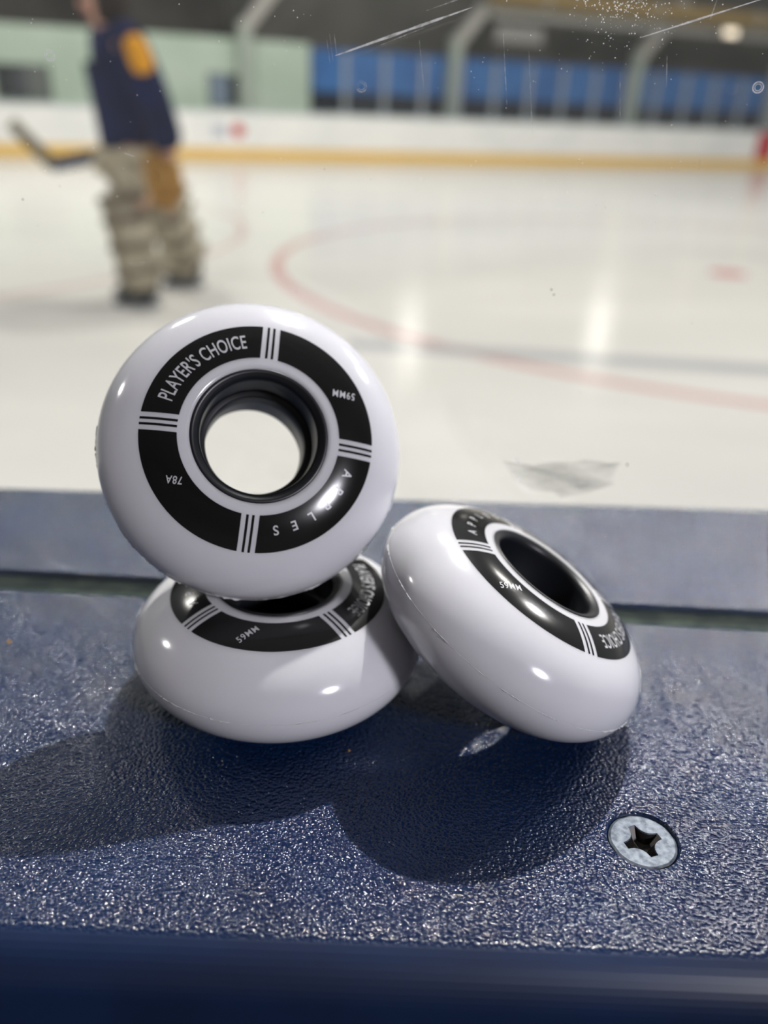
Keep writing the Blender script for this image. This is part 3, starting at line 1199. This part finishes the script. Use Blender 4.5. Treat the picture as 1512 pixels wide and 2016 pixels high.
# jersey
jp = [(-1.62, 5.54, -0.20, 0.205), (-1.67, 5.53, 0.12, 0.215), (-1.69, 5.52, 0.32, 0.20), (-1.72, 5.51, 0.49, 0.115),
      (-1.575, 5.33, 0.43, 0.125), (-1.435, 5.27, 0.17, 0.105), (-1.35, 5.29, -0.16, 0.105),
      (-1.79, 5.70, 0.43, 0.12), (-1.83, 5.76, 0.13, 0.09), (-1.80, 5.74, -0.10, 0.075)]
skin('jersey', [rel(p) for p in jp], [(0, 1), (1, 2), (2, 3), (2, 4), (4, 5), (5, 6), (2, 7), (7, 8), (8, 9)], M['navy_cloth'], gx, 2, 1)
# gold band down the near sleeve
gp = [(-1.53, 5.285, 0.455, 0.075), (-1.485, 5.25, 0.34, 0.075), (-1.44, 5.225, 0.225, 0.072)]
o = skin('sleeve_band', [rel(p) for p in gp], [(0, 1), (1, 2)], M['gold_cloth'], gx, 2, 0)
o['label'] = 'gold band on the near sleeve'
# trousers
tp = [(-1.60, 5.55, -0.14, 0.20), (-1.60, 5.42, -0.27, 0.135), (-1.64, 5.41, -0.48, 0.10), (-1.57, 5.70, -0.27, 0.135), (-1.55, 5.82, -0.48, 0.10)]
o = skin('trousers', [rel(p) for p in tp], [(0, 1), (1, 2), (0, 3), (3, 4)], M['pad'], gx, 2, 0)


def leg_pad(top, bot, wid, dep):
    """thick front pad with side rolls and straps, facing -x"""
    top, bot = rp3(top), rp3(bot)
    d = bot - top
    q = d.to_track_quat('-Z', 'Y').to_matrix().to_4x4()
    q.translation = (top + bot) / 2
    h = d.length / 2
    bm = bmesh.new()
    add_box(bm, -dep / 2, dep / 2, -wid / 2, wid / 2, -h, h, 0.05, q)
    add_box(bm, -dep / 2 - 0.04, -dep / 2 + 0.05, -wid / 2, wid / 2, -h * 0.15, h * 0.35, 0.04, q)
    pad = obj('leg_pad', bm, M['pad'], gx)
    # flared toe over the boot
    bm = bmesh.new()
    add_box(bm, -dep / 2 - 0.10, dep / 2 - 0.03, -wid / 2 * 0.9, wid / 2 * 0.9, -h - 0.02, -h + 0.14, 0.045, q)
    obj('toe_flap', bm, M['pad'], pad)
    for t in (-0.62, -0.1, 0.42, 0.8):
        bm = bmesh.new()
        add_box(bm, -dep / 2 + 0.08, dep / 2 + 0.012, -wid / 2 - 0.012, wid / 2 + 0.012, h * t - 0.022, h * t + 0.022, 0.008, q)
        obj('strap', bm, M['strap'], pad)
    return pad


leg_pad((-1.71, 5.40, -0.36, 0), (-1.625, 5.42, -0.97, 0), 0.26, 0.24)
leg_pad((-1.58, 5.86, -0.40, 0), (-1.50, 6.13, -0.96, 0), 0.26, 0.24)
for (x, y) in ((-1.65, 5.42), (-1.52, 6.14)):
    c = rp3((x, y, ZI))
    bm = bmesh.new()
    add_box(bm, c.x - 0.17, c.x + 0.12, c.y - 0.045, c.y + 0.045, 0.045, 0.14, 0.03)
    add_box(bm, c.x - 0.06, c.x + 0.12, c.y - 0.05, c.y + 0.05, 0.08, 0.26, 0.03)
    sk = obj('skate', bm, M['skate'], gx)
    bm = bmesh.new()
    add_box(bm, c.x - 0.18, c.x + 0.13, c.y - 0.008, c.y + 0.008, 0.001, 0.05, 0.004)
    obj('blade', bm, M['steel'], sk)
# catching glove on the near hand, blocker on the far hand
bm = bmesh.new()
q = Matrix.Translation(rp3((-1.425, 5.30, -0.27))) @ Matrix.Rotation(math.radians(-14), 4, 'Y')
add_box(bm, -0.095, 0.10, -0.05, 0.05, -0.20, 0.16, 0.045, q)
gl = obj('catching_glove', bm, M['tan_leather'], gx)
gl['label'] = 'tan leather catching glove'
bm = bmesh.new()
for k in range(4):
    tube(bm, (q @ Vector((-0.07 + 0.045 * k, -0.055, -0.17))), (q @ Vector((-0.06 + 0.04 * k, -0.06, 0.02))), 0.02, 0.018, 10)
tube(bm, (q @ Vector((0.10, -0.04, -0.12))), (q @ Vector((0.13, -0.05, 0.04))), 0.024, 0.02, 10)
obj('glove_fingers', bm, M['tan_leather'], gl)
bm = bmesh.new()
q = Matrix.Translation(rp3((-1.80, 5.69, -0.20))) @ Matrix.Rotation(math.radians(30), 4, 'Y')
add_box(bm, -0.12, 0.10, -0.05, 0.03, -0.16, 0.14, 0.03, q)
bl = obj('blocker_glove', bm, M['pad'], gx)
bl['label'] = 'cream blocker glove on the stick hand'
bm = bmesh.new()
for k in range(4):
    c0 = q @ Vector((-0.05 + 0.035 * k, 0.03, -0.08))
    c1 = q @ Vector((-0.05 + 0.035 * k, 0.075, -0.03))
    tube(bm, c0, c1, 0.016, 0.014, 10)
tube(bm, q @ Vector((-0.07, 0.03, -0.02)), q @ Vector((-0.04, 0.08, 0.03)), 0.017, 0.014, 10)
obj('glove_fingers', bm, M['pad'], bl)

# goalie stick, held out to the left
st = empty('goalie_stick', (-1.86, 5.76, -0.19))
tag(st, 'goalie stick held out low to the left with grey blade turned up', 'hockey stick')


def sr(x, y, z):
    return Vector((x + 1.86, y - 5.76, z + 0.19))


bm = bmesh.new()
bar(bm, sr(-1.70, 5.77, -0.155), sr(-1.85, 5.765, -0.19), 0.022, 0.03, 0.006)
obj('shaft', bm, M['stick_navy'], st)
bm = bmesh.new()
bar(bm, sr(-1.83, 5.765, -0.185), sr(-2.255, 5.745, -0.275), 0.025, 0.085, 0.01)
obj('paddle', bm, M['stick_navy'], st)
bm = bmesh.new()
bar(bm, sr(-2.23, 5.745, -0.285), sr(-2.475, 5.735, -0.03), 0.025, 0.085, 0.01)
o = obj('blade', bm, M['stick_grey'], st)
o['label'] = 'grey taped blade'
